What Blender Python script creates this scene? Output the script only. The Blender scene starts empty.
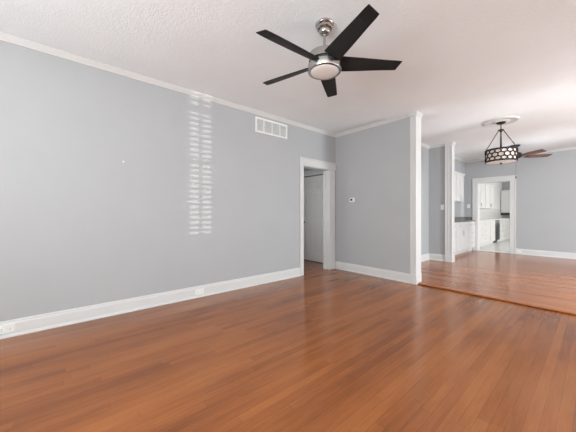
import bpy, bmesh, math, random
from mathutils import Vector, Matrix
random.seed(7)
sc = bpy.context.scene
COL = sc.collection
PI = math.pi

# ---------------------------------------------------------------- camera, world, lights, exposure
CAMX, CAMH, YAW, FPX, V0 = 3.505, 1.124, 0.861283, 265.388, 213.684
cam_d = bpy.data.cameras.new('camera')
cam = bpy.data.objects.new('camera', cam_d)
COL.objects.link(cam)
cam.location = (CAMX, 0.0, CAMH)
cam.rotation_euler = (PI / 2, 0.0, YAW)
cam_d.sensor_fit = 'HORIZONTAL'
cam_d.sensor_width = 36.0
cam_d.lens = FPX / 576.0 * 36.0
cam_d.shift_y = -(216.0 - V0) / 576.0
cam_d.clip_start = 0.02
sc.camera = cam

sc.view_settings.view_transform = 'Standard'
sc.view_settings.look = 'None'
sc.view_settings.gamma = 1.0
sc.view_settings.use_curve_mapping = False
sc.view_settings.exposure = 0.03

world = bpy.data.worlds.new('daylight')
sc.world = world
world.use_nodes = True
wn = world.node_tree.nodes
wn['Background'].inputs['Color'].default_value = (0.80, 0.90, 1.0, 1)
wn['Background'].inputs['Strength'].default_value = 1.2


def area(name, loc, rot, sx, sy, power, col=(1.0, 0.985, 0.96)):
    d = bpy.data.lights.new(name, 'AREA')
    d.shape = 'RECTANGLE'
    d.size, d.size_y = sx, sy
    d.energy = power
    d.color = col
    o = bpy.data.objects.new(name, d)
    COL.objects.link(o)
    o.location = loc
    o.rotation_euler = rot
    return o


# windows of the house (x0/x1 or y0/y1, sill, head): daylight enters through these
YB, XR = -2.6, 6.3          # back wall and right wall of the rooms
WIN_BACK = [(2.0, 3.3), (4.3, 5.6)]
WIN_RIGHT = [(-0.9, 0.5), (2.6, 3.9), (4.7, 5.75), (7.3, 8.6), (11.0, 12.6)]
SILL, HEAD = 0.75, 2.25
DAY = (0.94, 0.98, 1.0)
UP, UP2 = math.radians(38), math.radians(-20)      # upward tilt added to brighten the living ceiling; other rooms' lamps tip down
for a, b in WIN_BACK:
    area('window_daylight', ((a + b) / 2, YB + 0.20, 1.25), (PI / 2 + UP, 0, 0), b - a, 1.0, 126, DAY)
for k, (a, b) in enumerate(WIN_RIGHT):
    up = (1.25, 1.2, UP2, UP2, UP2)[k]  # right-hand living lamps aimed steeply up as added ceiling fill
    area('window_daylight', (XR - 0.03 - .5 * math.sin(up) * .6, (a + b) / 2, 1.0 if k < 2 else 1.45), (PI / 2 + up, 0, PI / 2 - (0, 0, .6, 0, 0)[k]), b - a, 1.1,
         (8, 16, 275, 14, 215)[k], (DAY, (0.85, 0.95, 1.0), (0.85, 0.95, 1.0), DAY, (1.0, 0.975, 0.95))[k])
# sunlight thrown up onto the dining ceiling from the paving outside the two dining windows
for k, (a, b) in enumerate(WIN_RIGHT[2:4]):
    g = area('paving_glint', (XR + 0.02, (a + b) / 2, 1.15), (PI / 2 + math.radians(21), 0, PI / 2), (b - a) * .85, 0.7, (2.6, 4.4)[k], DAY)
    g.data.spread = math.radians(24)
# fill lamp added inside the closed hall to brighten its door
area('hall_fill', (-1.5, 3.0, 1.5), (PI / 2, 0, -PI / 2 + .5), 0.8, 1.6, 11, DAY)
# glint of sunlight thrown back from the street through the narrow window with blinds
sp_d = bpy.data.lights.new('street_glint', 'SPOT')
sp_d.energy = 10500
sp_d.spot_size = math.radians(5.3)
sp_d.spot_blend = 0.03
sp_d.shadow_soft_size = 0.03
sp_d.color = (1.0, 0.97, 0.92)
sp = bpy.data.objects.new('street_glint', sp_d)
COL.objects.link(sp)
sp.location = (24.3, 1.45, 0.83)
sp.rotation_euler = (Vector((6.3, 1.45, 1.5)) - sp.location).to_track_quat('-Z', 'Y').to_euler()


# ---------------------------------------------------------------- materials
def mat(name, col, rough=0.5, metal=0.0, spec=0.5, bump=None, coat=0.0):
    m = bpy.data.materials.new(name)
    m.use_nodes = True
    nt = m.node_tree
    b = nt.nodes['Principled BSDF']
    b.inputs['Base Color'].default_value = (*col, 1)
    b.inputs['Roughness'].default_value = rough
    b.inputs['Metallic'].default_value = metal
    b.inputs['Specular IOR Level'].default_value = spec
    b.inputs['Coat Weight'].default_value = coat
    tc = nt.nodes.new('ShaderNodeTexCoord')
    nz = nt.nodes.new('ShaderNodeTexNoise')
    nz.inputs['Scale'].default_value = bump[0] if bump else 40
    nz.inputs['Detail'].default_value = 3
    nt.links.new(tc.outputs['Object'], nz.inputs['Vector'])
    bp = nt.nodes.new('ShaderNodeBump')
    bp.inputs['Strength'].default_value = bump[1] if bump else 0.02
    bp.inputs['Distance'].default_value = 0.01
    nt.links.new(nz.outputs['Fac'], bp.inputs['Height'])
    nt.links.new(bp.outputs['Normal'], b.inputs['Normal'])
    # a slight tonal variation so nothing is a perfectly flat colour
    mx = nt.nodes.new('ShaderNodeMix')
    mx.data_type = 'RGBA'
    mx.inputs['A'].default_value = (*[c * 0.97 for c in col], 1)
    mx.inputs['B'].default_value = (*[min(1, c * 1.03) for c in col], 1)
    n2 = nt.nodes.new('ShaderNodeTexNoise')
    n2.inputs['Scale'].default_value = 2.5
    nt.links.new(tc.outputs['Object'], n2.inputs['Vector'])
    nt.links.new(n2.outputs['Fac'], mx.inputs['Factor'])
    nt.links.new(mx.outputs['Result'], b.inputs['Base Color'])
    return m


def brushed(name, col, rough):
    m = mat(name, col, rough, 1.0)
    m.node_tree.nodes['Principled BSDF'].inputs['Anisotropic'].default_value = 0.5
    return m


def wood_floor(name, along_y, tone=1.0, joints=0.42):
    m = bpy.data.materials.new(name)
    m.use_nodes = True
    nt = m.node_tree
    N, L = nt.nodes, nt.links
    b = N['Principled BSDF']
    tc = N.new('ShaderNodeTexCoord')
    mp = N.new('ShaderNodeMapping')
    if along_y:
        mp.inputs['Rotation'].default_value = (0, 0, PI / 2)
    L.new(tc.outputs['Object'], mp.inputs['Vector'])
    sx = N.new('ShaderNodeSeparateXYZ')
    L.new(mp.outputs['Vector'], sx.inputs[0])
    rw = N.new('ShaderNodeMath'); rw.operation = 'DIVIDE'; rw.inputs[1].default_value = 0.058
    L.new(sx.outputs['Y'], rw.inputs[0])
    fl = N.new('ShaderNodeMath'); fl.operation = 'FLOOR'
    L.new(rw.outputs[0], fl.inputs[0])
    wn_ = N.new('ShaderNodeTexWhiteNoise'); wn_.noise_dimensions = '1D'
    L.new(fl.outputs[0], wn_.inputs['W'])
    sh = N.new('ShaderNodeMath'); sh.operation = 'MULTIPLY_ADD'; sh.inputs[1].default_value = 7.0
    L.new(wn_.outputs['Value'], sh.inputs[0]); L.new(sx.outputs['X'], sh.inputs[2])
    cb = N.new('ShaderNodeCombineXYZ')
    L.new(sh.outputs[0], cb.inputs['X']); L.new(sx.outputs['Y'], cb.inputs['Y'])
    br = N.new('ShaderNodeTexBrick')
    br.offset, br.offset_frequency, br.squash = 0.0, 2, 1.0
    br.inputs['Color1'].default_value = (0, 0, 0, 1)
    br.inputs['Color2'].default_value = (1, 1, 1, 1)
    br.inputs['Mortar'].default_value = (0.5, 0.5, 0.5, 1)
    br.inputs['Scale'].default_value = 1.0
    br.inputs['Brick Width'].default_value = 1.15
    br.inputs['Row Height'].default_value = 0.058
    br.inputs['Mortar Size'].default_value = 0.0011
    br.inputs['Mortar Smooth'].default_value = 0.2
    L.new(cb.outputs[0], br.inputs['Vector'])
    # grain stretched along the boards
    mg = N.new('ShaderNodeMapping')
    mg.inputs['Scale'].default_value = (2.2, 30, 1) if not along_y else (30, 2.2, 1)
    L.new(tc.outputs['Object'], mg.inputs['Vector'])
    gr = N.new('ShaderNodeTexNoise')
    gr.inputs['Scale'].default_value = 1.6
    gr.inputs['Detail'].default_value = 8
    gr.inputs['Roughness'].default_value = 0.72
    L.new(mg.outputs['Vector'], gr.inputs['Vector'])
    # broad worn patches, some boards more orange
    wr = N.new('ShaderNodeTexNoise')
    wr.inputs['Scale'].default_value = 1.3
    wr.inputs['Detail'].default_value = 5
    ms = N.new('ShaderNodeMapping')
    ms.inputs['Scale'].default_value = (0.5, 2.4, 1) if not along_y else (2.4, 0.5, 1)
    L.new(tc.outputs['Object'], ms.inputs['Vector'])
    L.new(ms.outputs['Vector'], wr.inputs['Vector'])
    add = N.new('ShaderNodeMath'); add.operation = 'MULTIPLY_ADD'
    add.inputs[1].default_value = 0.13
    L.new(br.outputs['Color'], add.inputs[0])
    g2 = N.new('ShaderNodeMath'); g2.operation = 'MULTIPLY_ADD'
    g2.inputs[1].default_value = 0.34
    L.new(gr.outputs['Fac'], g2.inputs[0])
    w2 = N.new('ShaderNodeMath'); w2.operation = 'MULTIPLY'
    w2.inputs[1].default_value = 0.62
    L.new(wr.outputs['Fac'], w2.inputs[0])
    L.new(w2.outputs[0], g2.inputs[2])
    L.new(g2.outputs[0], add.inputs[2])
    rp = N.new('ShaderNodeValToRGB')
    e = rp.color_ramp.elements
    e[0].position, e[0].color = 0.20, (0.10, 0.027, 0.008, 1)
    e[1].position, e[1].color = 0.94, (0.50, 0.190, 0.052, 1)
    x = e.new(0.43); x.color = (0.22, 0.066, 0.018, 1)
    x = e.new(0.62); x.color = (0.34, 0.112, 0.030, 1)
    for el in e:
        el.color = (*[c * tone for c in el.color[:3]], 1)
    L.new(add.outputs[0], rp.inputs['Fac'])
    mx = N.new('ShaderNodeMix'); mx.data_type = 'RGBA'
    mx.inputs['B'].default_value = (0.045, 0.018, 0.010, 1)
    mf = N.new('ShaderNodeMath'); mf.operation = 'MULTIPLY'; mf.inputs[1].default_value = joints
    L.new(br.outputs['Fac'], mf.inputs[0])
    L.new(mf.outputs[0], mx.inputs['Factor'])
    L.new(rp.outputs['Color'], mx.inputs['A'])
    L.new(mx.outputs['Result'], b.inputs['Base Color'])
    rr = N.new('ShaderNodeMapRange')
    rr.inputs['To Min'].default_value = 0.14
    rr.inputs['To Max'].default_value = 0.22
    L.new(gr.outputs['Fac'], rr.inputs['Value'])
    L.new(rr.outputs['Result'], b.inputs['Roughness'])
    b.inputs['Specular IOR Level'].default_value = 0.45
    bp = N.new('ShaderNodeBump')
    bp.inputs['Strength'].default_value = 0.05
    bp.inputs['Distance'].default_value = 0.004
    L.new(gr.outputs['Fac'], bp.inputs['Height'])
    L.new(bp.outputs['Normal'], b.inputs['Normal'])
    return m


def tile_mat(name, c1, c2, mortar, w, h, rough):
    m = bpy.data.materials.new(name)
    m.use_nodes = True
    nt = m.node_tree
    b = nt.nodes['Principled BSDF']
    tc = nt.nodes.new('ShaderNodeTexCoord')
    mp = nt.nodes.new('ShaderNodeMapping')
    if name == 'backsplash_tile':
        mp.inputs['Rotation'].default_value = (0, PI / 2, PI / 2)
    br = nt.nodes.new('ShaderNodeTexBrick')
    br.inputs['Color1'].default_value = (*c1, 1)
    br.inputs['Color2'].default_value = (*c2, 1)
    br.inputs['Mortar'].default_value = (*mortar, 1)
    br.inputs['Scale'].default_value = 1
    br.inputs['Brick Width'].default_value = w
    br.inputs['Row Height'].default_value = h
    br.inputs['Mortar Size'].default_value = 0.003
    nt.links.new(tc.outputs['Object'], mp.inputs['Vector'])
    nt.links.new(mp.outputs['Vector'], br.inputs['Vector'])
    nt.links.new(br.outputs['Color'], b.inputs['Base Color'])
    b.inputs['Roughness'].default_value = rough
    return m


def granite_mat():
    m = bpy.data.materials.new('granite')
    m.use_nodes = True
    nt = m.node_tree
    b = nt.nodes['Principled BSDF']
    tc = nt.nodes.new('ShaderNodeTexCoord')
    v = nt.nodes.new('ShaderNodeTexNoise')
    v.inputs['Scale'].default_value = 60
    v.inputs['Detail'].default_value = 5
    rp = nt.nodes.new('ShaderNodeValToRGB')
    rp.color_ramp.elements[0].position = 0.35
    rp.color_ramp.elements[0].color = (0.05, 0.047, 0.045, 1)
    rp.color_ramp.elements[1].position = 0.7
    rp.color_ramp.elements[1].color = (0.33, 0.31, 0.29, 1)
    nt.links.new(tc.outputs['Object'], v.inputs['Vector'])
    nt.links.new(v.outputs['Fac'], rp.inputs['Fac'])
    nt.links.new(rp.outputs['Color'], b.inputs['Base Color'])
    b.inputs['Roughness'].default_value = 0.25
    return m


M = dict(
    wall=mat('grey_wall_paint', (0.415, 0.421, 0.428), 0.55, 0, 0.35, (140, 0.06)),
    kwall=mat('kitchen_and_bounce_wall_paint', (0.74, 0.74, 0.73), 0.55, 0, 0.35, (140, 0.06)),
    ceil=mat('textured_ceiling_paint', (0.835, 0.87, 0.883), 0.85, 0, 0.2, (75, 0.36)),
    trim=mat('white_trim_paint', (0.64, 0.637, 0.625), 0.35, 0, 0.5),
    door=mat('white_door_paint', (0.72, 0.71, 0.69), 0.4, 0, 0.5),
    cab=mat('white_cabinet_paint', (0.70, 0.69, 0.675), 0.35, 0, 0.5),
    wood=wood_floor('wood_floor_lengthwise', True),
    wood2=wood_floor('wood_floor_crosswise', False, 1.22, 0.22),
    ktile=tile_mat('kitchen_floor_tile', (0.74, 0.73, 0.71), (0.70, 0.69, 0.67), (0.55, 0.54, 0.52), 0.45, 0.45, 0.25),
    splash=tile_mat('backsplash_tile', (0.78, 0.77, 0.75), (0.74, 0.73, 0.71), (0.66, 0.65, 0.63), 0.15, 0.075, 0.25),
    granite=granite_mat(),
    nickel=brushed('brushed_nickel', (0.46, 0.45, 0.43), 0.2),
    darkslot=mat('dark_motor_slot', (0.03, 0.03, 0.03), 0.5),
    blade=mat('charcoal_fan_blade', (0.018, 0.0175, 0.017), 0.5, 0, 0.14),
    frost=mat('frosted_white_glass', (0.82, 0.82, 0.80), 0.3, 0, 0.5),
    bronze=mat('oil_rubbed_bronze', (0.022, 0.016, 0.013), 0.45, 0.3, 0.3),
    cream=mat('cream_fabric_shade', (0.80, 0.70, 0.62), 0.8),
    walnut=mat('brown_wood_blade', (0.16, 0.075, 0.055), 0.4),
    plastic=mat('white_plastic', (0.80, 0.80, 0.78), 0.35),
    dark=mat('black_plastic', (0.02, 0.02, 0.022), 0.35),
    gap=mat('outlet_slot', (0.05, 0.05, 0.05), 0.6),
    steel=brushed('stainless_steel', (0.50, 0.50, 0.50), 0.3),
    blind=mat('white_blind_slat', (0.78, 0.78, 0.76), 0.5),
)


# ---------------------------------------------------------------- mesh helpers
def B():
    return bmesh.new()


def box(bm, x0, x1, y0, y1, z0, z1, bev=0.0):
    r = bmesh.ops.create_cube(bm, size=1.0)
    vs = r['verts']
    for v in vs:
        v.co = Vector((x0 + (v.co.x + .5) * (x1 - x0), y0 + (v.co.y + .5) * (y1 - y0), z0 + (v.co.z + .5) * (z1 - z0)))
    if bev > 0:
        es = {e for v in vs for e in v.link_edges}
        bmesh.ops.bevel(bm, geom=list(es), offset=bev, segments=2, profile=0.5, affect='EDGES')
    return bm


def lathe(bm, prof, cx=0, cy=0, seg=48):
    """prof: list of (radius, z), spun about a vertical axis."""
    rings = []
    for r, z in prof:
        if r < 1e-5:
            rings.append([bm.verts.new((cx, cy, z))])
        else:
            rings.append([bm.verts.new((cx + r * math.cos(2 * PI * k / seg), cy + r * math.sin(2 * PI * k / seg), z))
                          for k in range(seg)])
    for a, b in zip(rings, rings[1:]):
        for k in range(seg):
            k2 = (k + 1) % seg
            q = []
            for v in ([a[k], a[k2]] if len(a) > 1 else [a[0]]) + ([b[k2], b[k]] if len(b) > 1 else [b[0]]):
                if v not in q:
                    q.append(v)
            if len(q) >= 3:
                try:
                    bm.faces.new(q)
                except ValueError:
                    pass
    bmesh.ops.recalc_face_normals(bm, faces=bm.faces[:])
    return bm


def tube(bm, pts, r, seg=10, closed=False):
    pts = [Vector(p) for p in pts]
    n = len(pts)
    rings = []
    prev = None
    for i, p in enumerate(pts):
        if closed:
            t = (pts[(i + 1) % n] - pts[i - 1]).normalized()
        else:
            t = (pts[min(i + 1, n - 1)] - pts[max(i - 1, 0)]).normalized()
        if prev is None:
            u = t.cross(Vector((0, 0, 1)))
            if u.length < 1e-4:
                u = Vector((1, 0, 0))
        else:
            u = prev - t * prev.dot(t)
        u.normalize()
        prev = u
        w = t.cross(u)
        rings.append([bm.verts.new(p + r * (math.cos(2 * PI * k / seg) * u + math.sin(2 * PI * k / seg) * w)) for k in range(seg)])
    m = n if closed else n - 1
    for i in range(m):
        a, b = rings[i], rings[(i + 1) % n]
        for k in range(seg):
            bm.faces.new((a[k], a[(k + 1) % seg], b[(k + 1) % seg], b[k]))
    if not closed:
        bm.faces.new(rings[0][::-1])
        bm.faces.new(rings[-1])
    bmesh.ops.recalc_face_normals(bm, faces=bm.faces[:])
    return bm


def extrude(bm, prof, p0, p1, out):
    """profile [(o, z)], o measured along the horizontal vector `out`, swept from p0 to p1."""
    out = Vector((out[0], out[1], 0))
    e = []
    for p in (p0, p1):
        p = Vector(p)
        e.append([bm.verts.new(p + out * o + Vector((0, 0, z))) for o, z in prof])
    n = len(prof)
    for k in range(n):
        bm.faces.new((e[0][k], e[0][(k + 1) % n], e[1][(k + 1) % n], e[1][k]))
    bm.faces.new(e[0][::-1])
    bm.faces.new(e[1])
    bmesh.ops.recalc_face_normals(bm, faces=bm.faces[:])
    return bm


def obj(name, bm, m, parent=None, smooth=False, world=False, mx=None):
    """link ONE mesh object; with world=True the mesh was drawn in room coordinates."""
    if mx is not None:
        bm.transform(mx)
    if world and parent is not None:
        off = parent.location.copy()
        if parent.parent is not None:
            off += parent.parent.location
        bm.transform(Matrix.Translation(-off))
    me = bpy.data.meshes.new(name)
    bm.to_mesh(me)
    bm.free()
    me.materials.append(m)
    if smooth:
        for p in me.polygons:
            p.use_smooth = True
        me.set_sharp_from_angle(angle=math.radians(35))
    o = bpy.data.objects.new(name, me)
    COL.objects.link(o)
    if parent is not None:
        o.parent = parent
    return o


def struct(name, bm, m, parent=None, smooth=False):
    o = obj(name, bm, m, parent, smooth)
    if parent is None:
        o['kind'] = 'structure'
    return o


def thing(name, label, cat, loc=(0, 0, 0), rz=0.0, group=None):
    o = bpy.data.objects.new(name, None)
    o.empty_display_size = 0.1
    COL.objects.link(o)
    o.location = loc
    o.rotation_euler = (0, 0, rz)
    o['label'] = label
    o['category'] = cat
    if group:
        o['group'] = group
    return o


def tag(o, label, cat, group=None):
    o['label'] = label
    o['category'] = cat
    if group:
        o['group'] = group
    return o


def dup(o, label=None, loc=None, rz=None, parent=None):
    c = o.copy()
    COL.objects.link(c)
    if parent is not None:
        c.parent = parent
        c.matrix_parent_inverse = o.matrix_parent_inverse.copy()
    if loc is not None:
        c.location = loc
    if rz is not None:
        c.rotation_euler = (0, 0, rz)
    if label:
        c['label'] = label
    for ch in list(o.children):
        dup(ch, parent=c)
    return c


# ---------------------------------------------------------------- the setting
H = 2.74
T = 0.15
YT = 4.30        # wall with the thermostat
YF = 9.476       # far wall with the kitchen doorway
XD = 0.86        # left wall of the dining room
KX, KY = 0.50, 16.3
TM = 0.12        # thickness of that wall
DZ = 0.022       # the dining floor lies one board higher

bm = B(); box(bm, -1.75, XR + .2, YB - .2, 4.35, -0.12, 0.0); struct('floor', bm, M['wood'])
bm = B(); box(bm, -1.75, -T, 4.35, 4.62, -0.12, 0.0); struct('floor_hall', bm, M['wood'])
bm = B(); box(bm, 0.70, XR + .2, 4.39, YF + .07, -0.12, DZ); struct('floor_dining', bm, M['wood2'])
bm = B(); box(bm, 0.3, XR + .2, YF + .07, KY + .2, -0.12, DZ - .004); struct('floor_kitchen', bm, M['ktile'])
bm = B(); box(bm, -1.75, XR + .2, YB - .2, KY + .2, H, H + .12); struct('ceiling', bm, M['ceil'])

# step nosing between the two floors
bm = B()
extrude(bm, [(0.0, -0.05), (0.006, 0.003), (0.022, 0.005), (0.028, 0.012), (0.022, 0.024), (0.0, 0.025), (-0.07, 0.0235), (-0.07, -0.05)],
        (1.66, 4.335, 0), (XR, 4.335, 0), (0, -1))
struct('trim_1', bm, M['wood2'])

D0, D1, DH = 3.374, 4.10, 2.0
bm = B()
box(bm, -T, 0, YB - .2, D0, 0, H); box(bm, -T, 0, D0, D1, DH, H); box(bm, -T, 0, D1, 4.62, 0, H)
bmesh.ops.remove_doubles(bm, verts=bm.verts[:], dist=1e-5)
struct('wall_left', bm, M['wall'])
bm = B(); box(bm, 0, 1.58, YT, YT + TM, 0, H); struct('wall_middle', bm, M['wall'])
bm = B(); box(bm, XD - T, XD, YT + TM, YF + .14, 0, H); struct('wall_dining_left', bm, M['wall'])
bm = B(); box(bm, XD, 1.33, 6.74, 6.83, 0, H); struct('wall_stub', bm, M['wall'])
KD0, KD1, KDH = 1.187, 1.93, 2.035
bm = B()
box(bm, XD, KD0, YF, YF + .14, 0, H); box(bm, KD0, KD1, YF, YF + .14, KDH, H); box(bm, KD1, XR, YF, YF + .14, 0, H)
struct('wall_far', bm, M['wall'])


def holed_wall(name, along, c0, c1, a0, a1, holes, m):
    """a wall along x or y with window holes (b0, b1, z0, z1)."""
    bm = B()

    def put(b0, b1, z0, z1):
        if along == 'x':
            box(bm, b0, b1, c0, c1, z0, z1)
        else:
            box(bm, c0, c1, b0, b1, z0, z1)
    cur = a0
    for b0, b1, z0, z1 in sorted(holes):
        put(cur, b0, 0, H); put(b0, b1, 0, z0); put(b0, b1, z1, H)
        cur = b1
    put(cur, a1, 0, H)
    return struct(name, bm, m)


BL = (1.295, 1.605, 0.80, 2.32)     # the narrow window with blinds
holed_wall('wall_back', 'x', YB - T, YB, -T, XR + T, [(a, b, SILL, HEAD) for a, b in WIN_BACK], M['kwall'])  # unseen back and right walls made white, not grey, to bounce light
holed_wall('wall_right', 'y', XR, XR + T, YB, KY + T, [(a, b, SILL, HEAD) for a, b in WIN_RIGHT] + [BL], M['kwall'])
bm = B(); box(bm, 0.3, KX, YF + .14, KY, 0, H); struct('wall_kitchen_left', bm, M['kwall'])
bm = B(); box(bm, 0.3, XR, KY, KY + T, 0, H); struct('wall_kitchen_far', bm, M['wall'])
# hall behind the doorway
HY = 4.50
HD0, HD1 = -1.19, -0.41
bm = B()
box(bm, -1.7, HD0, HY, HY + .12, 0, H); box(bm, HD0, HD1, HY, HY + .12, 2.02, H); box(bm, HD1, -T, HY, HY + .12, 0, H)
box(bm, HD0, HD1, HY + .06, HY + .12, 0, 2.02)
struct('wall_hall_end', bm, M['wall'])
bm = B(); box(bm, -1.75, -1.6, 1.7, HY, 0, H); struct('wall_hall_left', bm, M['wall'])
bm = B(); box(bm, -1.75, -T, 1.6, 1.75, 0, H); struct('wall_hall_near', bm, M['wall'])

# windows outside the frame of the photograph
nw = 0


def window_unit(along, b0, b1, z0, z1, c, sgn):
    global nw
    nw += 1
    bm = B()
    w = 0.045

    def put(p0, p1, q0, q1, d0=0.05, d1=0.10):
        s0, s1 = sorted((c + sgn * d0, c + sgn * d1))
        if along == 'x':
            box(bm, p0, p1, s0, s1, q0, q1)
        else:
            box(bm, s0, s1, p0, p1, q0, q1)
    put(b0, b0 + w, z0, z1); put(b1 - w, b1, z0, z1)
    put(b0 + w, b1 - w, z0, z0 + w); put(b0 + w, b1 - w, z1 - w, z1)
    zm = (z0 + z1) / 2
    put(b0 + w, b1 - w, zm - .02, zm + .02)
    f = struct('window_%d' % nw, bm, M['trim'])
    bm = B()
    cw = 0.09
    for r in ((b0 - cw, b0, z0 - cw, z1 + cw), (b1, b1 + cw, z0 - cw, z1 + cw), (b0, b1, z1, z1 + cw), (b0, b1, z0 - cw, z0)):
        put(*r, d0=-0.02, d1=0.0)
    obj('window_casing', bm, M['trim'], f)
    return f


for a, b in WIN_BACK:
    window_unit('x', a, b, SILL, HEAD, YB, -1)
for a, b in WIN_RIGHT:
    window_unit('y', a, b, SILL, HEAD, XR, 1)
wb = window_unit('y', *BL[:2], *BL[2:], XR, 1)
bm = B()
z = BL[2] + 0.03
while z < BL[3] - 0.02:
    c, s = 0.024 * math.cos(.42), 0.024 * math.sin(.42)
    ring = []
    for y in (BL[0] + .005, BL[1] - .005):
        ring.append([bm.verts.new((XR - .0 + dx, y, z + dz)) for dx, dz in ((-c + .03, -s), (c + .03, s), (c + .03, s + .003), (-c + .03, -s + .003))])
    for k in range(4):
        bm.faces.new((ring[0][k], ring[0][(k + 1) % 4], ring[1][(k + 1) % 4], ring[1][k]))
    bm.faces.new(ring[0]); bm.faces.new(ring[1][::-1])
    z += 0.0515
box(bm, XR + .02, XR + .06, 1.430, 1.466, BL[2], BL[3])
bmesh.ops.recalc_face_normals(bm, faces=bm.faces[:])
obj('blind', bm, M['blind'], wb)

# baseboards and crown mouldings
BASE = [(0, 0), (0.030, 0), (0.030, 0.012), (0.024, 0.022), (0.019, 0.026), (0.019, 0.118), (0.013, 0.130), (0.013, 0.142), (0.007, 0.150), (0, 0.150)]
CROWN = [(0, 0), (0.046, 0), (0.046, -0.008), (0.036, -0.014), (0.024, -0.030), (0.012, -0.040), (0.010, -0.050), (0, -0.050)]


def base(name, p0, p1, out):
    bm = B(); extrude(bm, BASE, p0, p1, out); struct(name, bm, M['trim'])


ntrim = 1


def trim(bm, m=None, smooth=False):
    global ntrim
    ntrim += 1
    return struct('trim_%d' % ntrim, bm, m or M['trim'], smooth=smooth)


def crown(p0, p1, out):
    bm = B(); extrude(bm, CROWN, p0, p1, out); trim(bm)


base('baseboard_left', (0, YB, 0), (0, 3.288, 0), (1, 0))
base('baseboard_middle', (0, YT, 0), (1.548, YT, 0), (0, -1))
base('baseboard_back', (0.03, YB, 0), (XR, YB, 0), (0, 1))
base('baseboard_right', (XR, YB, 0), (XR, 4.3, 0), (-1, 0))
base('baseboard_dining_left', (XD, YT + TM, DZ), (XD, 6.74, DZ), (1, 0))
base('baseboard_stub', (XD, 6.74, DZ), (1.23, 6.74, DZ), (0, -1))
base('baseboard_far', (2.06, YF, DZ), (XR, YF, DZ), (0, -1))
base('baseboard_hall', (-1.6, HY, 0), (HD0 - .1, HY, 0), (0, -1))
crown((0, YB, H), (0, YT, H), (1, 0))
crown((0, YT, H), (1.548, YT, H), (0, -1))
crown((0, YB, H), (XR, YB, H), (0, 1))
crown((XR, YB, H), (XR, YF, H), (-1, 0))
crown((XD, YT + TM, H), (XD, 6.74, H), (1, 0))
crown((XD, 6.74, H), (1.23, 6.74, H), (0, -1))
crown((XD, 6.83, H), (XD, YF, H), (1, 0))
crown((XD, YF, H), (XR, YF, H), (0, -1))

# casing of the hall doorway, with jamb lining and header cap
bm = B()
box(bm, -0.155, 0.004, D0 - .012, D0 + .004, 0, DH - .004)
box(bm, -0.155, 0.004, D1 - .004, D1 + .012, 0, DH - .004)
box(bm, -0.155, 0.004, D0 - .012, D1 + .012, DH - .004, DH + .012)
box(bm, 0, 0.022, D0 - .088, D0 - .002, 0, DH + .005, .004)
box(bm, 0, 0.022, D1 + .002, D1 + .165, 0, DH + .005, .004)
box(bm, 0.022, 0.030, D0 - .088, D0 - .070, 0, DH + .005, .003)
box(bm, 0.022, 0.030, D1 + .085, D1 + .105, 0, DH + .005, .003)
box(bm, 0, 0.026, D0 - .092, D1 + .185, DH + .005, DH + .125, .004)
box(bm, 0, 0.040, D0 - .104, D1 + .190, DH + .125, DH + .147, .005)
box(bm, -0.10, -0.085, D1 - .016, D1 - .004, 0, DH - .004)
trim(bm)

# pilaster at the end of the thermostat wall
def pilaster(xa, xb, y0, y1, xi):
    bm = B()
    z0 = 0
    box(bm, xa, xb, y0 - .024, y0, z0, H)                                 # face board
    box(bm, xa, xa + .022, y0 - .034, y0 - .024, z0, H - .06, .004)       # raised edge bead
    box(bm, xa + .062, xa + .070, y0 - .031, y0 - .024, z0, H - .06, .003)
    box(bm, xi, xb, y0, y1 + .024, z0, H)                                 # end board
    box(bm, xb, xb + .016, y0 - .036, y1 + .034, z0, H - .05, .005)
    # little capital
    for k, (e, h0, h1) in enumerate(((.006, H - .075, H - .055), (.013, H - .055, H - .030), (.022, H - .030, H - .0))):
        box(bm, xb - .025, xb + .016 + e, y0 - .036 - e, y1 + .034 + e, h0, h1, .004)
    box(bm, xa - .006, xb, y0 - .048, y0, H - .05, H, .004)
    # plinth
    box(bm, xa, xb + .020, y0 - .038, y1 + .036, z0, .16, .003)
    trim(bm)


pilaster(1.546, 1.628, YT, YT + TM, 1.58)
pilaster(1.228, 1.360, 6.74, 6.83, 1.33)

# casing of the kitchen doorway
bm = B()
box(bm, KD0 - .012, KD0 + .004, YF - .004, YF + .145, DZ, KDH)
box(bm, KD1 - .004, KD1 + .012, YF - .004, YF + .145, DZ, KDH)
box(bm, KD0 - .012, KD1 + .012, YF - .004, YF + .145, KDH - .004, KDH + .012)
box(bm, KD0 - .135, KD0 - .002, YF - .022, YF, DZ, KDH + .004, .004)
box(bm, KD1 + .002, KD1 + .128, YF - .022, YF, DZ, KDH + .004, .004)
box(bm, KD0 - .135, KD0 - .112, YF - .032, YF - .022, DZ, KDH + .004, .003)
box(bm, KD1 + .105, KD1 + .128, YF - .032, YF - .022, DZ, KDH + .004, .003)
box(bm, KD0 - .140, KD1 + .133, YF - .026, YF, KDH + .004, KDH + .128, .004)
box(bm, KD0 - .152, KD1 + .145, YF - .042, YF, KDH + .128, KDH + .150, .005)
trim(bm)
bm = B(); box(bm, KD0, KD1, YF - .01, YF + .14, DZ - .006, DZ + .012, .005); trim(bm)     # white threshold

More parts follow.
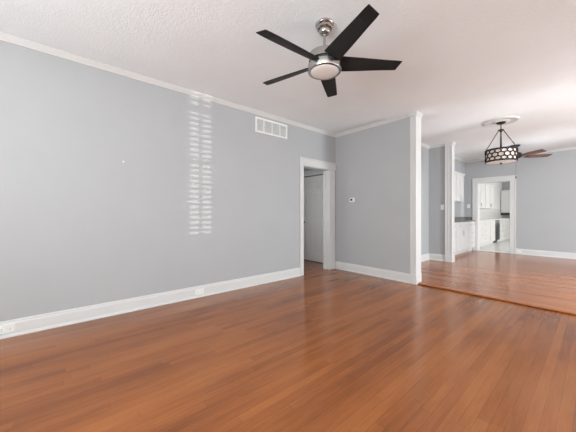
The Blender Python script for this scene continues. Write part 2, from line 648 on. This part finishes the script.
# six panel hall door and its casing
bm = B()
dx0, dx1, dzb, dzt = HD0 + .006, HD1 - .006, 0.016, 2.0
cols = [(dx0 + .105, (dx0 + dx1) / 2 - .045), ((dx0 + dx1) / 2 + .045, dx1 - .105)]
rows = [(0.22, 0.80), (1.03, 1.59), (1.70, 1.88)]
yd = HY + .004
box(bm, dx0, dx1, yd + .012, yd + .036, dzb, dzt)
for a, b in ((dx0, cols[0][0]), (cols[0][1], cols[1][0]), (cols[1][1], dx1)):
    box(bm, a, b, yd, yd + .012, dzb, dzt)
for a, b in cols:
    zz = [dzb] + [v for r in rows for v in r] + [dzt]
    for k in range(0, len(zz), 2):
        box(bm, a, b, yd, yd + .012, zz[k], zz[k + 1])
    for r0, r1 in rows:
        box(bm, a + .028, b - .028, yd + .004, yd + .013, r0 + .028, r1 - .028, .004)
dr = struct('door_1', bm, M['door'])
bm = B()
lathe(bm, [(0, 0), (.026, .0), (.026, .006), (.010, .010), (.010, .03), (.026, .042), (.028, .055), (.018, .066), (0, .068)], seg=24)
obj('door_knob', bm, M['nickel'], dr, True, mx=Matrix.Translation((dx0 + .06, yd, .92)) @ Matrix.Rotation(PI / 2, 4, 'X'))
bm = B()
box(bm, HD0 - .09, HD0, HY - .02, HY, 0, 2.02, .004)
box(bm, HD1, HD1 + .09, HY - .02, HY, 0, 2.02, .004)
box(bm, HD0 - .10, HD1 + .10, HY - .024, HY, 2.02, 2.125, .004)
box(bm, HD0 - .11, HD1 + .11, HY - .036, HY, 2.125, 2.145, .004)
trim(bm)


# ---------------------------------------------------------------- nickel ceiling fan in the living room
def blade_mesh(r0, r1, w0, wm, w1, p0, p1, th=0.006, skew=0.02, nseg=14):
    """blade along +x; the clockwise (-y) edge is higher."""
    bm = B()
    secs = []
    for i in range(nseg + 1):
        t = i / nseg
        r = r0 + (r1 - r0) * t
        w = (w0 + (wm - w0) * min(1, t / .35)) if t < .35 else wm + (w1 - wm) * (t - .35) / .65
        if t > .985:
            w *= .94
        p = p0 + (p1 - p0) * min(1, t / .8)
        ring = []
        for s in (-.5, -.47, .47, .5):
            y = s * w
            x = r - skew * (s + .5) * (t ** 3)
            zz = -y * math.tan(p)
            ring.append((x, y, zz))
        up = [bm.verts.new((x, y, z + (th / 2 if abs(y) < .49 * w else 0))) for x, y, z in ring]
        dn = [bm.verts.new((x, y, z - (th / 2))) for x, y, z in ring[1:3]]
        secs.append([up[0], up[1], up[2], up[3], dn[1], dn[0]])
    for a, b in zip(secs, secs[1:]):
        for k in range(6):
            bm.faces.new((a[k], a[(k + 1) % 6], b[(k + 1) % 6], b[k]))
    bm.faces.new(secs[0]); bm.faces.new(secs[-1][::-1])
    bmesh.ops.recalc_face_normals(bm, faces=bm.faces[:])
    return bm


FX, FY = 1.99, 1.712
fan = thing('ceiling_fan', 'brushed nickel ceiling fan with five charcoal blades and frosted light, nearest the camera', 'ceiling fan',
            (FX, FY, H))
bm = B()
lathe(bm, [(0, 0), (.078, 0), (.079, -.012), (.074, -.020), (.066, -.026), (.065, -.044), (.058, -.052), (.048, -.056), (.046, -.074), (.036, -.086), (.022, -.094), (0, -.094)])
obj('canopy', bm, M['nickel'], fan, True)
bm = B()
lathe(bm, [(0, -.09), (.0125, -.09), (.0125, -.214), (.020, -.218), (.024, -.236), (.028, -.254), (0, -.254)], seg=24)
obj('downrod', bm, M['nickel'], fan, True)
bm = B()
lathe(bm, [(0, -.250), (.06, -.250), (.118, -.254), (.132, -.261), (.134, -.268), (.134, -.322), (.128, -.326), (0, -.326)], seg=64)
obj('motor_housing', bm, M['nickel'], fan, True)
bm = B()
lathe(bm, [(0, -.324), (.118, -.324), (.118, -.348), (0, -.348)], seg=48)
obj('blade_hub', bm, M['darkslot'], fan, True)
bm = B()
lathe(bm, [(0, -.346), (.136, -.346), (.143, -.352), (.143, -.400), (.139, -.407), (.121, -.409), (.119, -.402), (0, -.402)], seg=64)
obj('light_ring', bm, M['nickel'], fan, True)
bm = B()
lathe(bm, [(.1185, -.403), (.1185, -.408), (.112, -.412), (.095, -.416), (.065, -.420), (.03, -.422), (0, -.423)], seg=64)
obj('light_bowl', bm, M['frost'], fan, True)
b0 = obj('blade', blade_mesh(.10, .655, .135, .128, .104, math.radians(24), math.radians(13)), M['blade'], fan, True)
b0.location = (0, 0, -.336)
b0.rotation_euler = (0, 0, math.radians(52))
for k in range(1, 5):
    dup(b0, rz=math.radians(52 + 72 * k), parent=fan)

# ---------------------------------------------------------------- ceiling medallion and drum pendant
PX, PY = 2.414, 5.83
bm = B()
lathe(bm, [(0, H), (.250, H), (.250, H - .010), (.238, H - .020), (.215, H - .022), (.200, H - .016), (.130, H - .014), (.115, H - .024), (.09, H - .028), (0, H - .028)], PX, PY, 64)
med = obj('ceiling_medallion', bm, M['trim'], None, True)
tag(med, 'round white moulded medallion on the ceiling above the drum pendant', 'ceiling medallion')
pen = thing('pendant_light', 'drum pendant light with bronze lattice over a cream shade hanging below the medallion', 'pendant light', (PX, PY, H - .028))
Z = lambda z: z - (H - .028)
bm = B(); lathe(bm, [(0, Z(2.712)), (.066, Z(2.712)), (.066, Z(2.700)), (.050, Z(2.688)), (.014, Z(2.682)), (0, Z(2.682))]); obj('canopy', bm, M['bronze'], pen, True)
bm = B(); lathe(bm, [(0, Z(2.69)), (.007, Z(2.69)), (.007, Z(2.03)), (0, Z(2.03))], seg=12); obj('stem', bm, M['bronze'], pen, True)
bm = B(); lathe(bm, [(0, Z(2.600)), (.012, Z(2.600)), (.016, Z(2.590)), (.042, Z(2.586)), (.042, Z(2.574)), (.020, Z(2.566)), (.016, Z(2.545)), (0, Z(2.545))]); obj('hub', bm, M['bronze'], pen, True)
RD = 0.222
DT, DB = 2.232, 2.030
for k in range(4):
    a = math.radians(8 + 90 * k)
    bm = B()
    tube(bm, [(.034 * math.cos(a), .034 * math.sin(a), Z(2.574)), (RD * math.cos(a), RD * math.sin(a), Z(DT))], .0062, 8)
    obj('rod', bm, M['bronze'], pen, True)
bm = B()
for zr in (DT, DB):
    lathe(bm, [(RD - .006, Z(zr) - .009), (RD + .005, Z(zr) - .009), (RD + .005, Z(zr) + .009), (RD - .006, Z(zr) + .009), (RD - .006, Z(zr) - .009)], seg=64)
obj('drum_ring', bm, M['bronze'], pen, True)
bm = B()
rows_n, cols_n = 3, 16
dh = (DT - DB - .018) / rows_n
rr = dh * .5
for j in range(rows_n):
    for k in range(cols_n):
        a0 = 2 * PI * (k + .5 * (j % 2)) / cols_n
        zc = DB + .009 + dh * (j + .5)
        pts = []
        for q in range(16):
            t = 2 * PI * q / 16
            a = a0 + math.cos(t) * (rr * 1.45) / RD
            pts.append(((RD - .001) * math.cos(a), (RD - .001) * math.sin(a), Z(zc + math.sin(t) * rr * (1.25 if j == 1 else 1.0))))
        tube(bm, pts, 0.0082, 8, closed=True)
obj('lattice', bm, M['bronze'], pen, True)
bm = B()
lathe(bm, [(RD - .014, Z(DB)), (RD - .012, Z(DB)), (RD - .012, Z(DT)), (RD - .014, Z(DT)), (RD - .014, Z(DB))], seg=64)
obj('shade', bm, M['cream'], pen, True)
bm = B(); lathe(bm, [(RD - .008, Z(DB) - .002), (RD - .012, Z(DB) - .008), (.12, Z(DB) - .020), (0, Z(DB) - .024), ], seg=48); obj('diffuser', bm, M['frost'], pen, True)
bm = B(); lathe(bm, [(0, Z(DB) - .018), (.020, Z(DB) - .022), (.022, Z(DB) - .028), (.010, Z(DB) - .036), (.006, Z(DB) - .050), (0, Z(DB) - .052)], seg=20); obj('finial', bm, M['bronze'], pen, True)

# ---------------------------------------------------------------- bronze ceiling fan in the far nook
f2 = thing('ceiling_fan', 'dark bronze ceiling fan with brown wooden blades, behind the drum pendant', 'ceiling fan', (2.238, 8.18, H))
bm = B(); lathe(bm, [(0, 0), (.098, 0), (.098, -.012), (.085, -.028), (.040, -.040), (.034, -.052), (0, -.052)]); obj('canopy', bm, M['bronze'], f2, True)
bm = B(); lathe(bm, [(0, -.05), (.016, -.05), (.016, -.17), (0, -.17)], seg=20); obj('downrod', bm, M['bronze'], f2, True)
bm = B(); lathe(bm, [(0, -.16), (.05, -.16), (.11, -.185), (.125, -.21), (.125, -.27), (.10, -.30), (.06, -.315), (.055, -.355), (.03, -.37), (0, -.37)]); obj('motor_housing', bm, M['bronze'], f2, True)
bm = blade_mesh(.20, .70, .11, .165, .15, math.radians(14), math.radians(14), skew=0.03)
bb = obj('blade', bm, M['walnut'], f2, True)
bb.location = (0, 0, -.272)
bm = B(); box(bm, .10, .23, -.022, .022, -.012, -.004, .003); box(bm, .20, .27, -.035, .035, -.012, -.005, .003)
obj('blade_bracket', bm, M['bronze'], bb)
A2 = 35
bb.rotation_euler = (0, 0, math.radians(A2))
for k in range(1, 5):
    dup(bb, rz=math.radians(A2 + 72 * k), parent=f2)
bm = B(); tube(bm, [(.02, -.03, -.36), (.02, -.03, -.73)], .0022, 6)
pc = obj('pull_chain', bm, M['bronze'], f2)
bm = B(); lathe(bm, [(0, -.73), (.006, -.732), (.011, -.75), (.011, -.775), (.005, -.79), (0, -.79)], .02, -.03, 14)
obj('chain_fob', bm, M['bronze'], pc, True)

# ---------------------------------------------------------------- things on the walls
# return air grille, left wall
g = thing('air_vent', 'white rectangular louvred air return grille high on the left wall', 'air vent', (0, 2.657, 2.535))
v0_, v1_, w0_, w1_ = 2.330, 2.985, 2.415, 2.655
bm = B()
fw = .026
box(bm, 0, .014, v0_, v0_ + fw, w0_, w1_, .003); box(bm, 0, .014, v1_ - fw, v1_, w0_, w1_, .003)
box(bm, 0, .0139, v0_ + .01, v1_ - .01, w0_, w0_ + fw, .003); box(bm, 0, .0139, v0_ + .01, v1_ - .01, w1_ - fw, w1_, .003)
obj('frame', bm, M['plastic'], g, world=True)
bm = B(); box(bm, .0005, .002, v0_ + .02, v1_ - .02, w0_ + .02, w1_ - .02); obj('backing', bm, M['gap'], g, world=True)
for k in (1, 2, 3):
    y = v0_ + (v1_ - v0_) * k / 4
    obj('mullion', box(B(), .001, .013, y - .007, y + .007, w0_ + .02, w1_ - .02), M['plastic'], g, world=True)
bm = B()
n = 15
for k in range(n):
    z = w0_ + .032 + (w1_ - w0_ - .064) * k / (n - 1)
    ring = []
    for y in (v0_ + .022, v1_ - .022):
        ring.append([bm.verts.new((x, y, z + q)) for x, q in ((.002, .0075), (.012, -.0050), (.0125, -.0035), (.0035, .0085))])
    for q in range(4):
        bm.faces.new((ring[0][q], ring[0][(q + 1) % 4], ring[1][(q + 1) % 4], ring[1][q]))
    bm.faces.new(ring[0]); bm.faces.new(ring[1][::-1])
bmesh.ops.recalc_face_normals(bm, faces=bm.faces[:])
obj('louvers', bm, M['plastic'], g, world=True)

# thermostat
t = thing('thermostat', 'small white thermostat with a dark screen on the grey wall between doorway and pilaster', 'thermostat', (0.418, YT, 1.39))
bm = B(); box(bm, -.055, .055, -.024, 0, -.042, .042, .007); obj('body', bm, M['plastic'], t)
bm = B(); box(bm, -.035, .013, -.0255, -.0235, -.018, .024, .0005); obj('screen', bm, M['dark'], t)


def outlet(label, loc, rz, w, h, horizontal):
    """duplex outlet, plate face towards local -y"""
    o = thing('wall_outlet', label, 'electrical outlet', loc, rz, None)
    bm = B(); box(bm, -w / 2, w / 2, -.006, 0, -h / 2, h / 2, .002); obj('plate', bm, M['plastic'], o)
    for s in (-1, 1):
        cx, cz = (s * w * .23, 0) if horizontal else (0, s * h * .23)
        bm = B(); box(bm, cx - .016, cx + .016, -.0085, -.0055, cz - .014, cz + .014, .001); r = obj('receptacle', bm, M['plastic'], o)
        bm = B()
        for q in (-.006, .006):
            box(bm, cx + (0 if horizontal else q) - (.004 if horizontal else .0015), cx + (0 if horizontal else q) + (.004 if horizontal else .0015), -.0095, -.0080,
                cz + (q if horizontal else 0) - (.0015 if horizontal else .004), cz + (q if horizontal else 0) + (.0015 if horizontal else .004))
        obj('slots', bm, M['gap'], r)
    return o


outlet('white outlet on the left wall baseboard at the near end, left edge of the photo', (.019, -.372, .078), PI / 2, .118, .072, True)
outlet('white outlet on the left wall baseboard halfway to the doorway', (.019, 1.424, .075), PI / 2, .118, .072, True)
outlet('outlet in the far baseboard just right of the kitchen doorway', (2.125, YF - .019, DZ + .075), 0, .118, .080, True)
outlet('white outlet on the nook wall above the dark countertop', (.945, YF, 1.355), 0, .075, .118, False)
s_ = thing('light_switch', 'white light switch plate on the grey wall left of the far pilaster', 'light switch', (1.165, 6.74, 1.275))
bm = B(); box(bm, -.040, .040, -.006, 0, -.06, .06, .002); obj('plate', bm, M['plastic'], s_)
bm = B(); box(bm, -.006, .006, -.016, -.005, -.004, .016, .002); obj('toggle', bm, M['plastic'], s_)
bm = B()
lathe(bm, [(0, 0), (.010, 0), (.010, .003), (.004, .005), (.004, .012), (.009, .016), (.007, .022), (0, .024)], seg=16)
wh = obj('wall_hook', bm, M['plastic'], None, True, mx=Matrix.Translation((0, .545, 1.715)) @ Matrix.Rotation(PI / 2, 4, 'Y'))
tag(wh, 'tiny white hook on the bare left wall', 'hook')


# ---------------------------------------------------------------- cabinets (local x along the run, front at y=0 facing -y)
def shaker(bm, x0, x1, z0, z1, rail=.05):
    box(bm, x0, x1, -.012, 0, z0, z1)
    rl = min(rail, (x1 - x0) * .3, (z1 - z0) * .3)
    box(bm, x0, x0 + rl, -.020, -.012, z0, z1); box(bm, x1 - rl, x1, -.020, -.012, z0, z1)
    box(bm, x0 + rl, x1 - rl, -.020, -.012, z0, z0 + rl); box(bm, x0 + rl, x1 - rl, -.020, -.012, z1 - rl, z1)
    return bm


def pull(parent, x, z, vertical, ln=.12):
    bm = B()
    h = ln / 2
    if vertical:
        tube(bm, [(x, -.020, z - h * .8), (x, -.046, z - h * .8)], .005, 8)
        tube(bm, [(x, -.020, z + h * .8), (x, -.046, z + h * .8)], .005, 8)
        tube(bm, [(x, -.048, z - h), (x, -.048, z + h)], .0065, 8)
    else:
        tube(bm, [(x - h * .8, -.020, z), (x - h * .8, -.046, z)], .005, 8)
        tube(bm, [(x + h * .8, -.020, z), (x + h * .8, -.046, z)], .005, 8)
        tube(bm, [(x - h, -.048, z), (x + h, -.048, z)], .0065, 8)
    obj('handle', bm, M['steel'], parent, True)


def cabinet(label, loc, rz, w, d, z0, z1, fronts, toe=0, group=None, crown_h=0):
    """fronts: list of (kind, x0, x1, z0, z1, handle side)"""
    c = thing('kitchen_cabinet', label, 'cabinet', loc, rz, group)
    bm = B()
    box(bm, 0, w, 0, d, z0 + toe, z1)
    if toe:
        box(bm, 0, w, .05, d, z0, z0 + toe)
    if crown_h:
        box(bm, -.004, w + .004, -.030, d, z1, z1 + crown_h * .5, .006)
        box(bm, -.004, w + .016, -.050, d, z1 + crown_h * .5, z1 + crown_h, .006)
    obj('body', bm, M['cab'], c)
    for kind, a, b, q0, q1, hs in fronts:
        bm = shaker(B(), a + .004, b - .004, q0 + .004, q1 - .004)
        p = obj('door' if kind == 'door' else 'drawer', bm, M['cab'], c)
        if kind == 'drawer':
            pull(p, (a + b) / 2, (q0 + q1) / 2, False, .10)
        else:
            hx = b - .03 if hs[0] == 'r' else a + .03
            hz = q1 - .12 if hs[1] == 't' else q0 + .10
            pull(p, hx, hz, True, .12)
    return c


def door_pair(w, z0, z1, where):
    return [('door', .01, w / 2, z0, z1, 'r' + where), ('door', w / 2, w - .01, z0, z1, 'l' + where)]


R90 = PI / 2
# nook, lower run under the dark counter
FXN = 1.10
cabinet('white lower cabinet in the nook, nearest the far pilaster', (FXN, 6.90, DZ), R90, .92, FXN - XD - .004, 0, .875,
        [('drawer', .01, .46, .70, .865, ''), ('drawer', .46, .91, .70, .865, '')] + door_pair(.92, .11, .70, 't'), .10)
cabinet('white lower two-door cabinet with two drawers, in the middle of the nook run', (FXN, 7.82, DZ), R90, 1.00, FXN - XD - .004, 0, .875,
        [('drawer', .01, .50, .70, .865, ''), ('drawer', .50, .99, .70, .865, '')] + door_pair(1.0, .11, .70, 't'), .10)
cabinet('white lower drawer cabinet at the far end of the nook, beside the kitchen doorway', (FXN, 8.82, DZ), R90, .60, FXN - XD - .004, 0, .875,
        [('drawer', .01, .30, .70, .865, ''), ('drawer', .30, .59, .70, .865, ''), ('drawer', .01, .59, .41, .70, ''), ('drawer', .01, .59, .11, .41, '')], .10)
ct = thing('countertop', 'dark granite countertop with low upstand on the nook cabinets', 'countertop', (XD, 6.90, DZ + .875))
bm = B(); box(bm, XD, FXN + .025, 6.90, YF, DZ + .875, DZ + .912, .004); obj('slab', bm, M['granite'], ct, world=True)
bm = B(); box(bm, XD, XD + .02, 6.90, YF, DZ + .912, DZ + 1.005); box(bm, XD + .02, KD0 - .14, YF - .02, YF, DZ + .912, DZ + 1.005)
obj('upstand', bm, M['granite'], ct, world=True)
# nook, wall cabinets
cabinet('white wall cabinet in the nook, mostly hidden behind the far pilaster', (1.12, 7.10, 1.44), R90, .66, 1.12 - XD - .004, 0, .70, door_pair(.68, .01, .69, 'b'), 0, None, .06)
cabinet('white two-door wall cabinet above the nook counter, nearest the corner', (1.12, 7.785, 1.44), R90, .575, 1.12 - XD - .004, 0, .70, door_pair(.575, .01, .69, 'b'), 0, None, .06)

# kitchen beyond the doorway
KF = 1.0
ZK = DZ - .004
cabinet('white drawer cabinet just inside the kitchen doorway', (KF, 9.75, ZK), R90, 1.95, KF - KX - .012, 0, .86,
        [('drawer', .01, .62, .66, .85, ''), ('drawer', .01, .62, .38, .66, ''), ('drawer', .01, .62, .11, .38, ''),
         ('drawer', .64, 1.94, .66, .85, ''), ('drawer', .64, 1.94, .38, .66, ''), ('drawer', .64, 1.94, .11, .38, '')], .09)
cabinet('white single-door kitchen cabinet left of the black dishwasher', (KF, 11.70, ZK), R90, .70, KF - KX - .012, 0, .86,
        [('door', .01, .69, .11, .85, 'rt')], .09)
dw = thing('dishwasher', 'black dishwasher between the white kitchen cabinets', 'dishwasher', (KF, 12.42, ZK), R90)
bm = B(); box(bm, 0, .60, .0, .48, .09, .855); box(bm, .0, .60, .05, .48, 0, .09); obj('body', bm, M['dark'], dw)
bm = B(); box(bm, .01, .59, -.035, 0, .11, .74, .006); obj('door', bm, M['dark'], dw)
bm = B(); box(bm, .01, .59, -.035, 0, .75, .85, .006); obj('control_panel', bm, M['steel'], dw)
bm = B(); tube(bm, [(.06, -.065, .72), (.54, -.065, .72)], .011, 10); tube(bm, [(.08, -.03, .72), (.08, -.065, .72)], .008, 8); tube(bm, [(.52, -.03, .72), (.52, -.065, .72)], .008, 8)
obj('handle', bm, M['steel'], dw, True)
w_ = 1.25
cabinet('white kitchen cabinet with many small drawers right of the dishwasher', (KF, 13.04, ZK), R90, w_, KF - KX - .012, 0, .86,
        [('drawer', .01 + .62 * i, .62 + .62 * i, q0, q1, '') for i in (0, 1) for q0, q1 in ((.69, .85), (.50, .69), (.31, .50), (.11, .31))], .09)
cabinet('white corner kitchen cabinet at the end of the run', (KF, 14.31, ZK), R90, 1.95, KF - KX - .012, 0, .86,
        [('drawer', .01 + .64 * i, .64 + .64 * i, q0, q1, '') for i in (0, 1, 2) for q0, q1 in ((.66, .85), (.38, .66), (.11, .38))], .09)
kc = obj('countertop', box(B(), KX, KF + .025, 9.75, KY, ZK + .862, ZK + .90, .004), M['splash'])
tag(kc, 'pale stone countertop along the left side of the kitchen', 'countertop')
bm = B(); box(bm, KX, KX + .008, 9.75, KY, ZK + .90, 1.33)
struct('wall_kitchen_tile', bm, M['splash'])
cabinet('tall white kitchen wall cabinet seen through the doorway, left of the bare wall', (.82, 10.55, 1.325), R90, 2.60, .82 - KX - .004, 0, .93,
        door_pair(1.30, .01, .92, 'b') + [(k, a + 1.30, b + 1.30, q0, q1, h) for k, a, b, q0, q1, h in door_pair(1.30, .01, .92, 'b')], 0, None, .07)
cabinet('white wall cabinet on the far kitchen wall above the range hood', (KX + .02, KY - .36, 1.17), 0, .72, .355, 0, 1.02, door_pair(.72, .01, 1.01, 'b'), 0, None, .05)
hd = thing('range_hood', 'black range hood under the far kitchen wall cabinet', 'range hood', (KX + .02, KY - .40, 1.06))
bm = B(); extrude(bm, [(0, .105), (0, .04), (.05, 0), (.36, 0), (.36, .105)], (0, .04, 0), (.72, .04, 0), (0, 1)); obj('body', bm, M['dark'], hd)
bm = B(); box(bm, .06, .66, .10, .34, -.006, .0005); obj('filter', bm, M['steel'], hd)
